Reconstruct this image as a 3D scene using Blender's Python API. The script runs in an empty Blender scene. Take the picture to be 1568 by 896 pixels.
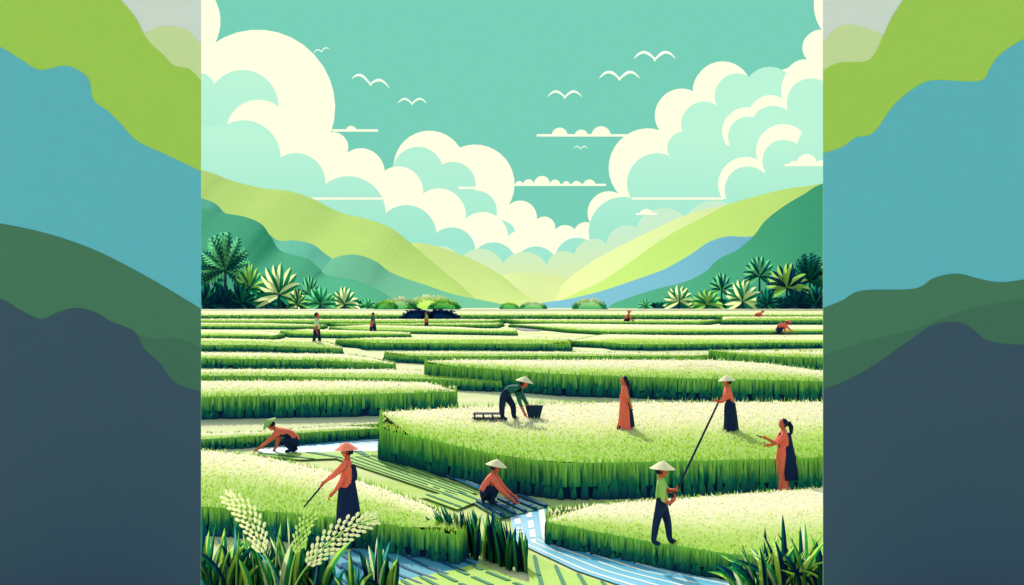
import bpy, math, random
import numpy as np
from mathutils import Vector, Matrix
random.seed(7); rng=np.random.default_rng(7)
scene=bpy.context.scene
F=2178.0; CX=784.0; HY=470.0; CAM=5.6
# ---------------- terrain profile (eye height above the valley floor vs. distance) -------------
HT=[(-200,5.6),(30,5.6),(44,4.5),(60,2.85),(70,2.05),(116,2.12),(160,1.6),(200,.9),(250,.35),(6000,.35)]
HX=[a for a,b in HT]; HH=[b for a,b in HT]
def zg(d): return CAM-float(np.interp(d,HX,HH))
def G(px,py,t=0.0):
    lo,hi=12.0,4000.0
    for _ in range(50):
        d=(lo+hi)/2
        if (py-HY)*d/F-(CAM-zg(d)-t)<0: lo=d
        else: hi=d
    return Vector(((px-CX)*d/F,d,zg(d)+t))
def W(px,py,d): return Vector(((px-CX)*d/F,d,CAM+(HY-py)*d/F))
# ---------------- colour / materials -------------------
def lin(c): 
    return tuple(((v/255)/12.92 if v/255<=.04045 else ((v/255+.055)/1.055)**2.4) for v in c)
KV=.76; KT=0.70; KH=1.25
MATS={}
def mat(name,rgb,k=1.0,rough=.8,noise=.06,nscale=8.0,emit=0.0,trans=0.0,bump=0.0):
    if name in MATS: return MATS[name]
    m=bpy.data.materials.new(name); m.use_nodes=True; nt=m.node_tree; N=nt.nodes; L=nt.links
    b=N['Principled BSDF']; c=[min(.95,v*k) for v in lin(rgb)]
    b.inputs['Roughness'].default_value=rough
    b.inputs['Specular IOR Level'].default_value=.15
    tc=N.new('ShaderNodeTexCoord'); nz=N.new('ShaderNodeTexNoise'); nz.inputs['Scale'].default_value=nscale
    nz.inputs['Detail'].default_value=4
    L.new(tc.outputs['Object'],nz.inputs['Vector'])
    r=N.new('ShaderNodeMix'); r.data_type='RGBA'
    r.inputs[6].default_value=(*[v*(1-noise) for v in c],1); r.inputs[7].default_value=(*[min(.97,v*(1+noise)) for v in c],1)
    L.new(nz.outputs[0],r.inputs[0]); L.new(r.outputs[2],b.inputs['Base Color'])
    if bump:
        bp=N.new('ShaderNodeBump'); bp.inputs['Strength'].default_value=bump; L.new(nz.outputs[0],bp.inputs['Height']); L.new(bp.outputs[0],b.inputs['Normal'])
    if emit:
        b.inputs['Emission Color'].default_value=(*lin(rgb),1); b.inputs['Emission Strength'].default_value=emit
    MATS[name]=m; return m
def attr_mat(name,rough=.85,foliage=False,noise=.08,nscale=3.0,gain=1.0):
    if name in MATS: return MATS[name]
    m=bpy.data.materials.new(name); m.use_nodes=True; nt=m.node_tree; N=nt.nodes; L=nt.links
    out=N['Material Output']; b=N['Principled BSDF']
    a=N.new('ShaderNodeAttribute'); a.attribute_name='Col'
    tc=N.new('ShaderNodeTexCoord'); nz=N.new('ShaderNodeTexNoise'); nz.inputs['Scale'].default_value=nscale
    L.new(tc.outputs['Object'],nz.inputs['Vector'])
    mr=N.new('ShaderNodeMapRange'); mr.inputs[3].default_value=(1-noise)*gain; mr.inputs[4].default_value=(1+noise)*gain
    L.new(nz.outputs[0],mr.inputs[0])
    vm=N.new('ShaderNodeVectorMath'); vm.operation='SCALE'; L.new(a.outputs['Color'],vm.inputs[0]); L.new(mr.outputs[0],vm.inputs['Scale'])
    if foliage:
        d=N.new('ShaderNodeBsdfDiffuse'); t=N.new('ShaderNodeBsdfTranslucent'); mx=N.new('ShaderNodeMixShader'); mx.inputs[0].default_value=.5
        L.new(vm.outputs[0],d.inputs[0]); L.new(vm.outputs[0],t.inputs[0])
        L.new(d.outputs[0],mx.inputs[1]); L.new(t.outputs[0],mx.inputs[2]); L.new(mx.outputs[0],out.inputs[0])
    else:
        L.new(vm.outputs[0],b.inputs['Base Color']); b.inputs['Roughness'].default_value=rough; b.inputs['Specular IOR Level'].default_value=.1
    MATS[name]=m; return m
# ---------------- mesh helpers -------------------
def link(o,parent=None):
    scene.collection.objects.link(o)
    if parent: o.parent=parent
    return o
def obj(name,verts,faces,m,parent=None,cols=None,smooth=False):
    me=bpy.data.meshes.new(name); me.from_pydata([tuple(v) for v in verts],[],faces); me.update()
    if m: me.materials.append(m)
    if cols is not None:
        at=me.color_attributes.new('Col','FLOAT_COLOR','POINT')
        at.data.foreach_set('color',np.array([(*c[:3],1) for c in cols],dtype=np.float32).ravel())
    if smooth: me.polygons.foreach_set('use_smooth',[True]*len(me.polygons))
    return link(bpy.data.objects.new(name,me),parent)
def empty(name,loc=(0,0,0)):
    e=bpy.data.objects.new(name,None); e.empty_display_size=.2; e.location=loc; return link(e)
class TB:
    def __init__(s): s.v=[];s.c=[];s.f=[]
    def add(s,vs,cs,fs):
        o=len(s.v); s.v+=[tuple(v) for v in vs]; s.c+=list(cs); s.f+=[tuple(i+o for i in f) for f in fs]
    def make(s,name,m,parent=None,smooth=False): return obj(name,s.v,s.f,m,parent,s.c,smooth)
def catmull(P,n=8):
    P=[Vector((*p,)) if len(p)==2 else Vector(p) for p in P]; out=[]
    for i in range(len(P)-1):
        p0=P[max(i-1,0)];p1=P[i];p2=P[i+1];p3=P[min(i+2,len(P)-1)]
        for k in range(n):
            t=k/n
            out.append(.5*((2*p1)+(-p0+p2)*t+(2*p0-5*p1+4*p2-p3)*t*t+(-p0+3*p1-3*p2+p3)*t**3))
    out.append(P[-1]); return out
def scallop(pts,n=14):
    out=[]
    for i in range(len(pts)-1):
        x0,y0,b=pts[i]; x1,y1=pts[i+1][:2]
        out.append((x0,y0))
        if abs(b)<1e-3: continue
        dx,dy=x1-x0,y1-y0; c=math.hypot(dx,dy); nx,ny=dy/c,-dx/c
        s=abs(b)*c; sg=1 if b>0 else -1; R=(c*c/4+s*s)/(2*s); a=math.asin(min(1,c/2/R))
        if s>R: a=math.pi-a
        mx,my=(x0+x1)/2,(y0+y1)/2; cx=mx+nx*sg*(s-R); cy=my+ny*sg*(s-R)
        ux,uy=dx/c,dy/c
        for k in range(1,n):
            th=-a+2*a*k/n
            out.append((cx+R*(math.sin(th)*ux+math.cos(th)*nx*sg),cy+R*(math.sin(th)*uy+math.cos(th)*ny*sg)))
    out.append(pts[-1][:2]); return out
def slab(name,poly,d,thick,m,parent=None):
    """solid slab standing at distance d whose outline is the polygon"""
    n=len(poly); a=[W(x,y,d) for x,y in poly]; b=[Vector((v.x,v.y+thick,v.z)) for v in a]
    faces=[tuple(range(n))]+[tuple(range(2*n-1,n-1,-1))]+[(i,(i+1)%n,n+(i+1)%n,n+i) for i in range(n)]
    return obj(name,a+b,faces,m,parent)
def mixc(a,b,t): return tuple(a[i]*(1-t)+b[i]*t for i in range(3))
CREAM=lin((254,251,204)); LIME=lin((160,208,74)); PALE=lin((206,232,120)); GREEN=lin((34,150,84)); DGREEN=lin((8,108,84)); NAVY=lin((10,42,84)); TEAL=lin((60,150,160))
def S(c,k): return tuple(min(.95,v*k) for v in c)
# ================= WORLD, SUN, CAMERA ====================
w=bpy.data.worlds.new("World"); scene.world=w; w.use_nodes=True; nt=w.node_tree
bg=nt.nodes['Background']; sk=nt.nodes.new('ShaderNodeTexSky'); sk.sky_type='NISHITA'; sk.sun_disc=False
sk.sun_elevation=math.radians(36); sk.sun_rotation=math.radians(-14); sk.dust_density=2.0
mx=nt.nodes.new('ShaderNodeMix'); mx.data_type='RGBA'; mx.blend_type='MULTIPLY'; mx.inputs[0].default_value=1; mx.inputs[7].default_value=(1.85,1.66,1.55,1)
nt.links.new(sk.outputs[0],mx.inputs[6]); nt.links.new(mx.outputs[2],bg.inputs[0]); bg.inputs[1].default_value=.15
sd=bpy.data.lights.new('sun','SUN'); sd.energy=3.7; sd.angle=math.radians(.5); sd.color=(1,.96,.86)
so=link(bpy.data.objects.new('sun',sd)); so.rotation_euler=Vector((.25,-1,-.75)).to_track_quat('-Z','Y').to_euler(); so.location=(-20,80,60)
cd=bpy.data.cameras.new('camera'); cam=link(bpy.data.objects.new('camera',cd)); cam.location=(0,0,CAM); cam.rotation_euler=(math.pi/2,0,0)
cd.lens=50; cd.sensor_width=36; cd.shift_y=22/1568; cd.clip_end=8000; cd.clip_start=.1; scene.camera=cam
scene.view_settings.view_transform='Standard'; scene.view_settings.look='None'; scene.view_settings.exposure=0
# ================= SKY BACKDROP ====================
vs=[];fs=[];n=48
for i in range(n+1):
    a=math.radians(-70+140*i/n)
    for z in (-20,250,620): vs.append((1900*math.sin(a),1900*math.cos(a),z))
for i in range(n):
    for j in range(2): fs.append((i*3+j,i*3+3+j,i*3+4+j,i*3+1+j))
obj('sky',vs,fs,mat('sky_teal',(120,208,184),k=.05,emit=.97,noise=.02,nscale=.002))
# ================= CLOUDS ====================
cm=mat('cloud_cream',(255,253,224),k=.04,emit=1.0,noise=.01)  # clouds glow by emission; their brightness is not from the sun
def gradmat(name,c0,c1,z0,z1):  # emissive height gradient: cloud shade and haze are put into the colour
    m=bpy.data.materials.new(name); m.use_nodes=True; N=m.node_tree.nodes; L=m.node_tree.links; b=N['Principled BSDF']
    g=N.new('ShaderNodeNewGeometry'); s=N.new('ShaderNodeSeparateXYZ'); mr=N.new('ShaderNodeMapRange'); mr.inputs[1].default_value=z0; mr.inputs[2].default_value=z1
    r=N.new('ShaderNodeMix'); r.data_type='RGBA'; r.inputs[6].default_value=(*lin(c0),1); r.inputs[7].default_value=(*lin(c1),1)
    L.new(g.outputs['Position'],s.inputs[0]); L.new(s.outputs[2],mr.inputs[0]); L.new(mr.outputs[0],r.inputs[0]); L.new(r.outputs[2],b.inputs['Emission Color'])
    b.inputs['Emission Strength'].default_value=.97; b.inputs['Base Color'].default_value=(*[v*.04 for v in lin(c1)],1); b.inputs['Roughness'].default_value=1; return m
mint=gradmat('cloud_mint',(160,232,208),(188,245,216),CAM+60,CAM+150)
mint2=gradmat('cloud_mint_light',(170,236,210),(188,245,216),CAM+80,CAM+200)
haze=gradmat('cloud_haze',(228,241,166),(204,240,206),CAM+10,CAM+62)
def cloud(parts):
    e=empty('cloud',(0,1300,150))
    for nm,pts,d,m in parts:
        o=slab(nm,pts,d,6,m); o.parent=e; o.matrix_parent_inverse=Matrix.Translation(e.location).inverted()
cloud([('billow',scallop([(585,420,0),(590,300,0),(603,250,.36),(704,226,.37),(778,315,.36),(822,336,.36),(850,352,.35),(885,364,0),(900,430,0)]),1360,cm),
       ('shaded_billow',scallop([(585,420,0),(601,262,.42),(677,252,.33),(727,292,.3),(757,338,.3),(790,372,0),(800,430,0)]),1340,mint2)])
cloud([('billow',scallop([(0,470,0),(0,-60,0),(262,-40,.3),(325,68,.37),(505,203,.35),(528,237,.33),(588,262,.33),(647,297,.33),(713,335,.32),(778,362,.32),(830,378,.32),(880,366,.35),(905,342,.4),(950,298,.40),(1012,200,.4),(1062,140,.42),(1148,122,.2),(1215,145,.42),(1241,92,.4),(1262,46,.3),(1310,-60,0),(1568,-60,0),(1568,470,0)]),1300,cm),
       ('shaded_billow',scallop([(0,470,0),(0,200,0),(345,192,.3),(428,242,.32),(497,283,.32),(590,327,.32),(668,357,.32),(728,384,.3),(790,397,.3),(850,394,.3),(905,372,.3),(967,303,.38),(1028,240,.32),(1046,202,.4),(1102,165,.42),(1147,118,.38),(1218,146,.3),(1262,106,.3),(1330,80,0),(1568,60,0),(1568,470,0)]),1280,mint),
       ('upper_shaded_billow',scallop([(100,202,0),(100,130,.1),(308,112,.2),(326,132,.38),(425,162,-.28),(345,192,0)]),1280,mint2),
       ('bright_rim',scallop([(1115,222,.35),(1150,165,.25),(1202,154,.4),(1268,104,0),(1330,90,0),(1330,112,0),(1268,126,-.35),(1206,167,-.22),(1155,178,-.3),(1117,222,0)]),1262,cm),
       ('bright_rim_lower',scallop([(1108,304,.4),(1163,246,.42),(1228,202,.0),(1221,219,-.4),(1172,264,-.4),(1112,304,0)]),1262,cm)])
cloud([('haze_bank',scallop([(400,480,0),(600,430,.1),(655,384,.25),(705,397,.3),(770,404,.3),(838,408,.3),(880,390,.3),(930,374,.3),(975,350,.3),(1050,334,.2),(1115,312,0),(1300,300,0),(1300,480,0)]),1220,haze)])
def flat_cloud(x0,x1,y,bumps,d=1250):
    b=[(x0,y+1.4,0),(x0,y-1,0)]
    for a,c,h in bumps: b+=[(a,y-1,h),(c,y-1,0)]
    b+=[(x1,y-1,0),(x1,y+1.4,0)]
    cloud([('billow',scallop(b),d,cm)])
flat_cloud(508,578,199,[(530,545,.35)],1255)
flat_cloud(822,972,206.5,[(845,869,.42),(880,900,.35),(906,935,.42)],1255)
flat_cloud(783,928,282.5,[(789,801,.35),(801,818,.4),(818,842,.5),(842,858,.4),(862,872,.4),(876,890,.3),(893,912,.35)],1255)
flat_cloud(478,650,303.5,[],1250); flat_cloud(968,1108,303.5,[],1250); flat_cloud(702,740,287,[],1250)
flat_cloud(1203,1270,252,[(1210,1222,.4),(1222,1250,.55),(1250,1264,.4)],1250)
flat_cloud(975,1006,327,[(980,1000,.3)],1215)
# ================= HILLS ====================
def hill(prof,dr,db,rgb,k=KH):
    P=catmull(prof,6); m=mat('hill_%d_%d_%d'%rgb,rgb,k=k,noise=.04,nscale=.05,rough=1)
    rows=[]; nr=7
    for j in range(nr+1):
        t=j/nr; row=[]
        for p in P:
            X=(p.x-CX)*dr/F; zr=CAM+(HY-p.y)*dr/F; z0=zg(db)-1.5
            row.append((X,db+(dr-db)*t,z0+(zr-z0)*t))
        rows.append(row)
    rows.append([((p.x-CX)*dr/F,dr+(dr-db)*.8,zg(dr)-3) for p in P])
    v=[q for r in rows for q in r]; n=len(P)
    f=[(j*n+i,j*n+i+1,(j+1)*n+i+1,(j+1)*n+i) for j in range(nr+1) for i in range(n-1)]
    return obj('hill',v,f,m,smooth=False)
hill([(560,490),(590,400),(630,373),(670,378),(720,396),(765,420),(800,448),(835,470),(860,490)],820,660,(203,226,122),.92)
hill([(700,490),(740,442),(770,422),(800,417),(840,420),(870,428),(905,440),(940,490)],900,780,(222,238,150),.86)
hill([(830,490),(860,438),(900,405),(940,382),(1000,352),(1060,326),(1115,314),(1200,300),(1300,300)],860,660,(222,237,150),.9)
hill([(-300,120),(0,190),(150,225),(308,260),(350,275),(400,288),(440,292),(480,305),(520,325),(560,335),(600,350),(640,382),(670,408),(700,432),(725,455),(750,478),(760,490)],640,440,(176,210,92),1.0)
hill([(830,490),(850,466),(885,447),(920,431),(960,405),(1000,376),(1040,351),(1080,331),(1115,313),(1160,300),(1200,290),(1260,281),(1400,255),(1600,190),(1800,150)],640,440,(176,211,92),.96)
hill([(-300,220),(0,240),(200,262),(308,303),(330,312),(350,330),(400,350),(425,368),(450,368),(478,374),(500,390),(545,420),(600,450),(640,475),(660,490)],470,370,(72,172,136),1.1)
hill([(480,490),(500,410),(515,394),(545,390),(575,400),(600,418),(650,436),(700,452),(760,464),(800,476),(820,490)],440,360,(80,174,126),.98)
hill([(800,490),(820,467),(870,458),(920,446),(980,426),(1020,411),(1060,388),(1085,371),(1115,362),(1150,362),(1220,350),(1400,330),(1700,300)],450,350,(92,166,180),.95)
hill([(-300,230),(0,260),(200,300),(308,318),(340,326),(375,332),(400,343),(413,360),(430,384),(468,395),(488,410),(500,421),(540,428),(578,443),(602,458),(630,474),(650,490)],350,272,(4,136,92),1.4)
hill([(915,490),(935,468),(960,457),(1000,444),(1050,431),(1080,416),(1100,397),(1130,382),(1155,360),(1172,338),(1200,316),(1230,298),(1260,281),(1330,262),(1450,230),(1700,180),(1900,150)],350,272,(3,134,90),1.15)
# ================= GROUND ====================
dd=[-60,0,15,25,30,34,38,44,50,55,60,65,70,90,116,140,160,180,200,225,250,300,500,1000,1850]
xx=[-2200,-800,-300,-100,-50,-20,0,20,50,100,300,800,2200]
v=[(x,d,zg(d)) for d in dd for x in xx]; n=len(xx)
f=[(j*n+i,j*n+i+1,(j+1)*n+i+1,(j+1)*n+i) for j in range(len(dd)-1) for i in range(n-1)]
gm=bpy.data.materials.new('pale_field'); gm.use_nodes=True; N=gm.node_tree.nodes; L=gm.node_tree.links; b=N['Principled BSDF']; b.inputs['Roughness'].default_value=.9; b.inputs['Specular IOR Level'].default_value=.1
tc=N.new('ShaderNodeTexCoord'); mp=N.new('ShaderNodeMapping'); mp.inputs['Scale'].default_value=(.05,.3,1); nz=N.new('ShaderNodeTexNoise'); nz.inputs['Scale'].default_value=1; nz.inputs['Detail'].default_value=6
cr=N.new('ShaderNodeValToRGB'); cr.color_ramp.elements[0].position=.45; cr.color_ramp.elements[0].color=(*S(mixc(CREAM,PALE,.4),.75),1); cr.color_ramp.elements[1].position=.7; cr.color_ramp.elements[1].color=(*S(mixc(PALE,LIME,.3),.75),1)
L.new(tc.outputs['Object'],mp.inputs[0]); L.new(mp.outputs[0],nz.inputs['Vector']); L.new(nz.outputs[0],cr.inputs[0]); L.new(cr.outputs[0],b.inputs['Base Color'])
obj('ground',v,f,gm)
# ================= RICE PADDIES ====================
fol=attr_mat('rice_blades',foliage=True,noise=.1); bod=attr_mat('rice_bank',noise=.08)
def inpoly(x,y,P):
    c=np.zeros(len(x),bool); n=len(P)
    for i in range(n):
        x1,y1=P[i];x2,y2=P[(i+1)%n]
        if y1==y2: continue
        c^=((y1>y)!=(y2>y))&(x<(x2-x1)*(y-y1)/(y2-y1)+x1)
    return c
KEEP=[]  # clearings where people stand: (x,y,rx,ylen)
def blades_mesh(name,bx,by,bz,hh,wd,c0,c1,c2,parent,lean=.12,m_=None,yaw=.45):
    n=len(bx); ang=rng.normal(0,yaw,n); ux=np.cos(ang)*wd/2; uy=np.sin(ang)*wd/2
    lx=rng.normal(0,lean,n)*hh; ly=rng.normal(-.03,lean,n)*hh
    V=np.zeros((n,5,3),np.float32)
    V[:,0]=np.stack([bx-ux,by-uy,bz],1); V[:,1]=np.stack([bx+ux,by+uy,bz],1)
    V[:,2]=np.stack([bx+lx*.35-ux*.8,by+ly*.35-uy*.8,bz+hh*.5],1); V[:,3]=np.stack([bx+lx*.35+ux*.8,by+ly*.35+uy*.8,bz+hh*.5],1)
    V[:,4]=np.stack([bx+lx,by+ly,bz+hh],1)
    C=np.ones((n,5,4),np.float32)
    C[:,0,:3]=c0;C[:,1,:3]=c0;C[:,2,:3]=c1;C[:,3,:3]=c1;C[:,4,:3]=c2
    T=np.array([[0,1,3],[0,3,2],[2,3,4]]); I=(np.arange(n)[:,None,None]*5+T[None]).reshape(-1).astype(np.int32)
    me=bpy.data.meshes.new(name); me.vertices.add(n*5); me.vertices.foreach_set('co',V.ravel())
    me.loops.add(len(I)); me.loops.foreach_set('vertex_index',I); nf=len(I)//3
    me.polygons.add(nf); me.polygons.foreach_set('loop_start',np.arange(0,len(I),3,dtype=np.int32)); me.update(calc_edges=True)
    at=me.color_attributes.new('Col','FLOAT_COLOR','POINT'); at.data.foreach_set('color',C.ravel())
    me.materials.append(m_ or fol); return link(bpy.data.objects.new(name,me),parent)
def paddy(top,t,dens,bw,bh=.35,cream=1.0,frac=.86,dark=1.0,gamma=1.0):
    """top: outline of the rice canopy; t canopy height; bank fills frac*t"""
    P=[G(x,y,t) for x,y in top]; n=len(P); e=empty('rice_paddy',(0,0,0))
    ys=[p.y for p in P]
    xs_=np.array([p.x for p in P])
    def span(x):
        lo,hi=1e9,-1e9
        for i in range(n):
            a=P[i];b_=P[(i+1)%n]
            if (a.x-x)*(b_.x-x)<=0 and a.x!=b_.x:
                yy=a.y+(b_.y-a.y)*(x-a.x)/(b_.x-a.x); lo=min(lo,yy);hi=max(hi,yy)
        return lo,hi
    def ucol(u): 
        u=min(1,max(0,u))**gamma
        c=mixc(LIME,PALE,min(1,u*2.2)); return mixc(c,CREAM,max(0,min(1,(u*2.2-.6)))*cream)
    tb=TB()
    for i in range(n):
        a=P[i];b_=P[(i+1)%n]; L_=max(1,int((b_-a).length/3))
        for k in range(L_):
            p=a.lerp(b_,k/L_); q=a.lerp(b_,(k+1)/L_)
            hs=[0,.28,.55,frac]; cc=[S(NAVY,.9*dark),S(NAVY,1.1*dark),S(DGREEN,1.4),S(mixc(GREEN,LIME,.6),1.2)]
            vv=[];c2=[]
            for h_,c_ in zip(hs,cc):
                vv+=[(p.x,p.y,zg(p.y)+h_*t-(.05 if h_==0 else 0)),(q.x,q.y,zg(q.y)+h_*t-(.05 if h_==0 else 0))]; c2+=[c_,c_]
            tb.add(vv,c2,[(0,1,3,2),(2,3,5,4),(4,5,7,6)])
    x0,x1=min(xs_),max(xs_); nx=max(2,int((x1-x0)/1.2)); prev=None
    for i in range(nx+1):
        x=x0+(x1-x0)*(.0005+.999*i/nx); lo,hi=span(x)
        row=[(x,lo+(hi-lo)*j/8) for j in range(9)]
        if prev:
            vv=[];cc=[]
            for r in (prev,row):
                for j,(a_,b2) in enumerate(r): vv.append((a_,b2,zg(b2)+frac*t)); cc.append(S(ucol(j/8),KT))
            tb.add(vv,cc,[(j,9+j,10+j,j+1) for j in range(8)])
        prev=row
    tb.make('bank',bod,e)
    y0,y1=min(ys),max(ys); area=(x1-x0)*(y1-y0); cnt=int(min(28000,area*dens*.5))
    bx=rng.uniform(x0,x1,cnt); by=rng.uniform(y0,y1,cnt); k=inpoly(bx,by,[(p.x,p.y) for p in P]); bx,by=bx[k],by[k]
    for (kx,ky,rx,yl) in KEEP:
        q_=~((abs(bx-kx)<rx)&(by<ky+.1)&(by>ky-yl)); bx,by=bx[q_],by[q_]
    lut=np.linspace(x0,x1,80); sp=np.array([span(q) for q in lut*.9998+.0002*(x0+x1)/2])
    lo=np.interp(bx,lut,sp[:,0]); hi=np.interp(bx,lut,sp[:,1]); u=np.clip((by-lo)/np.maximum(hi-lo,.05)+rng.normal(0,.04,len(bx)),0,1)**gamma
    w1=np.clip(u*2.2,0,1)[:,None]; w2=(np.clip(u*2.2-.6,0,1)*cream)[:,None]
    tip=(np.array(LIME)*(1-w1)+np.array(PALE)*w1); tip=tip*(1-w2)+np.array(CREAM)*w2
    base=tip*.97
    zb=np.array([zg(q) for q in by])+t*frac-.03
    hh=bh*rng.uniform(.4,.8,len(bx))*.55
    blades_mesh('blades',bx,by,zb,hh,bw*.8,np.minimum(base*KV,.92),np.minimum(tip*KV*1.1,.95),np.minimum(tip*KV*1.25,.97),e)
    ex=[];ey=[]
    for i in range(n):
        a=P[i];b_=P[(i+1)%n]; L_=(b_-a).length; m=int(L_/(bw*.5))
        if m<1: continue
        tt=rng.uniform(0,1,m); off=rng.uniform(-.12,.02,m)
        ex.append(a.x+(b_.x-a.x)*tt); ey.append(a.y+(b_.y-a.y)*tt+off)
    ex=np.concatenate(ex);ey=np.concatenate(ey); 
    for (kx,ky,rx,yl) in KEEP:
        q_=~((abs(ex-kx)<rx)&(ey<ky+.1)&(ey>ky-yl)); ex,ey=ex[q_],ey[q_]
    m=len(ex); gz=np.array([zg(q) for q in ey]); tone=rng.uniform(0,1,m)[:,None]
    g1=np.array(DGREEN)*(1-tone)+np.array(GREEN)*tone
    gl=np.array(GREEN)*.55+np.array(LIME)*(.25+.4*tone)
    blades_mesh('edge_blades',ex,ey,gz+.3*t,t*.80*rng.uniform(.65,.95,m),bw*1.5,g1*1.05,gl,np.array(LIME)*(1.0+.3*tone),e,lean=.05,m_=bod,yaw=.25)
    ex2,ey2,gz2,g2=ex[::2],ey[::2]-.07,gz[::2],g1[::2]
    hm=t*rng.uniform(.25,.66,len(ex2))
    blades_mesh('shadow_stalks',ex2,ey2,gz2-.02,hm,bw*2.8,np.array(NAVY)*np.ones((len(ex2),1)),np.array(NAVY)*.6+g2*.5,g2*1.1,e,lean=.05,m_=bod,yaw=.2)  # short navy spikes stand in for shadow at the foot of the bank
    return e
w1p=G(532,812,.55)
KEEP.append((w1p.x,w1p.y,.33,2.5))
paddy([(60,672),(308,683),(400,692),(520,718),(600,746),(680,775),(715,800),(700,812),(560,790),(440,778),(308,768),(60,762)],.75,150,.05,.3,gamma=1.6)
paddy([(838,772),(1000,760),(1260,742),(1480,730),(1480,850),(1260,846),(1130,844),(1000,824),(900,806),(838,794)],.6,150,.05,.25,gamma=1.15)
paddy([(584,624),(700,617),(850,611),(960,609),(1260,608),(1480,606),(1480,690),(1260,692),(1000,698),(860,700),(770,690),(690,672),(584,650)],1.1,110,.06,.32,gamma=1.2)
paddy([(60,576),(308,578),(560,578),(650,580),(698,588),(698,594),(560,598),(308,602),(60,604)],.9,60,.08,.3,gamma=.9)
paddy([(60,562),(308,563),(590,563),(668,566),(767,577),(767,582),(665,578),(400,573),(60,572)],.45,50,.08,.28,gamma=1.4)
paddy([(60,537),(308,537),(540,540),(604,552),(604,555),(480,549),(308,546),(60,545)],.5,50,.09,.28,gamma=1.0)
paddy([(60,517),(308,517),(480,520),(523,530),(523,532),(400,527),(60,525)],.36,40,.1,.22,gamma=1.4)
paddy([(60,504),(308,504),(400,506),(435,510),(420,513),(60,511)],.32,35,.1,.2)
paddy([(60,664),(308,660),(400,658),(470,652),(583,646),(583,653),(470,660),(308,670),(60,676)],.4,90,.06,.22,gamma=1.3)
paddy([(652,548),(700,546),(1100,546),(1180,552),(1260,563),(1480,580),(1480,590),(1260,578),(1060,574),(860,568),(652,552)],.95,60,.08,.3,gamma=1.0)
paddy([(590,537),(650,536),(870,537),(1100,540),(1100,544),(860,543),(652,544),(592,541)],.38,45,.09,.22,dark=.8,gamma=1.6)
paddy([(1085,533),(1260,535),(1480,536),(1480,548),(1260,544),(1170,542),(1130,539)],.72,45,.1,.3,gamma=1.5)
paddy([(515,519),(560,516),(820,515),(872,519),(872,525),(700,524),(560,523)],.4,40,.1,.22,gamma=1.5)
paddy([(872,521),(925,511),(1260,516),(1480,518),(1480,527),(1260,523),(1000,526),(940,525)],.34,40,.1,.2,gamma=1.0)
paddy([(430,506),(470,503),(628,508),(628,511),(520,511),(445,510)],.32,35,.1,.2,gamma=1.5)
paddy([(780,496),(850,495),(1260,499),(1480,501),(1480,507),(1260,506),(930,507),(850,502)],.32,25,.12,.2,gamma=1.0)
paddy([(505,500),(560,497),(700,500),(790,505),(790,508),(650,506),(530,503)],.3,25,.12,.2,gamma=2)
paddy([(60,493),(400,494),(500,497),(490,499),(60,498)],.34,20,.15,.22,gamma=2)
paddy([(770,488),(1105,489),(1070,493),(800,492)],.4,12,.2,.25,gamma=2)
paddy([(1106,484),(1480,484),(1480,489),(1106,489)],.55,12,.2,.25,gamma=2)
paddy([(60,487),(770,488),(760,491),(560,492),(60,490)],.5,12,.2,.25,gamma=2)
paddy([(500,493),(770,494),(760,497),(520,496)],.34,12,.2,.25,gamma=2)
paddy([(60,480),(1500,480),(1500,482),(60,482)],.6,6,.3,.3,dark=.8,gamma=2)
# ================= WATER, PLOTS =====================
def sheet(name,poly,m,lift=.01,parent=None):
    vs=[G(x,y) for x,y in poly]; vs=[(p.x,p.y,zg(p.y)+lift) for p in vs]
    return obj(name,vs,[tuple(range(len(vs)))],m,parent)
wm=mat('canal_water',(92,192,220),k=.8,rough=.35,noise=.08,nscale=1.2)
rip=mat('water_glint',(238,250,232),k=.8,rough=.4)
soil_lime=mat('plot_lime',(168,210,88),k=.85,noise=.1,nscale=3)
soil_dark=mat('plot_green',(40,120,84),k=1.0,noise=.15)
soil_teal=mat('plot_teal',(80,170,188),k=.8,noise=.1)
soil_navy=mat('plot_navy',(20,80,110),k=1.0,noise=.15)
def fill(poly_quad,n,m_base,m_row,name,lift=.04,hgt=.05,duty=.4,gaps=.04):
    """quad: a,b,c,d ; rows run a->b to d->c"""
    e=empty(name,(0,0,0))
    a,b_,c,d=[G(*p) for p in poly_quad]
    K=20; vs=[]
    for i in range(K+1):
        for j in range(K+1):
            p=a.lerp(b_,i/K).lerp(d.lerp(c,i/K),j/K); vs.append((p.x,p.y,zg(p.y)+lift))
    fs=[(i*(K+1)+j,(i+1)*(K+1)+j,(i+1)*(K+1)+j+1,i*(K+1)+j+1) for i in range(K) for j in range(K)]
    obj('bed',vs,fs,m_base,e)
    vs=[];fs=[]
    for r in range(n):
        for i in range(K):
            if random.random()<gaps: continue
            pts=[]
            for (ii,jj) in ((i,r+.5-duty/2),(i+1,r+.5-duty/2),(i+1,r+.5+duty/2),(i,r+.5+duty/2)):
                jt=jj/n
                if ii in(0,K): jt=(r+.5)/n+(jt-(r+.5)/n)*.3
                p=a.lerp(b_,ii/K).lerp(d.lerp(c,ii/K),jt); pts.append(p)
            o=len(vs); vs+=[(p.x,p.y,zg(p.y)+lift+.0) for p in pts]+[(p.x,p.y,zg(p.y)+lift+hgt) for p in pts]
            fs+=[(o+4,o+5,o+6,o+7),(o,o+1,o+5,o+4),(o+1,o+2,o+6,o+5),(o+2,o+3,o+7,o+6),(o+3,o,o+4,o+7)]
    obj('rows',vs,fs,m_row,e); return e
C_=dict(hgt=.008,duty=.2,gaps=.12)
fill([(390,690),(584,671),(584,694),(440,706)],3,wm,rip,'irrigation_canal',.03,**C_)
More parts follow.
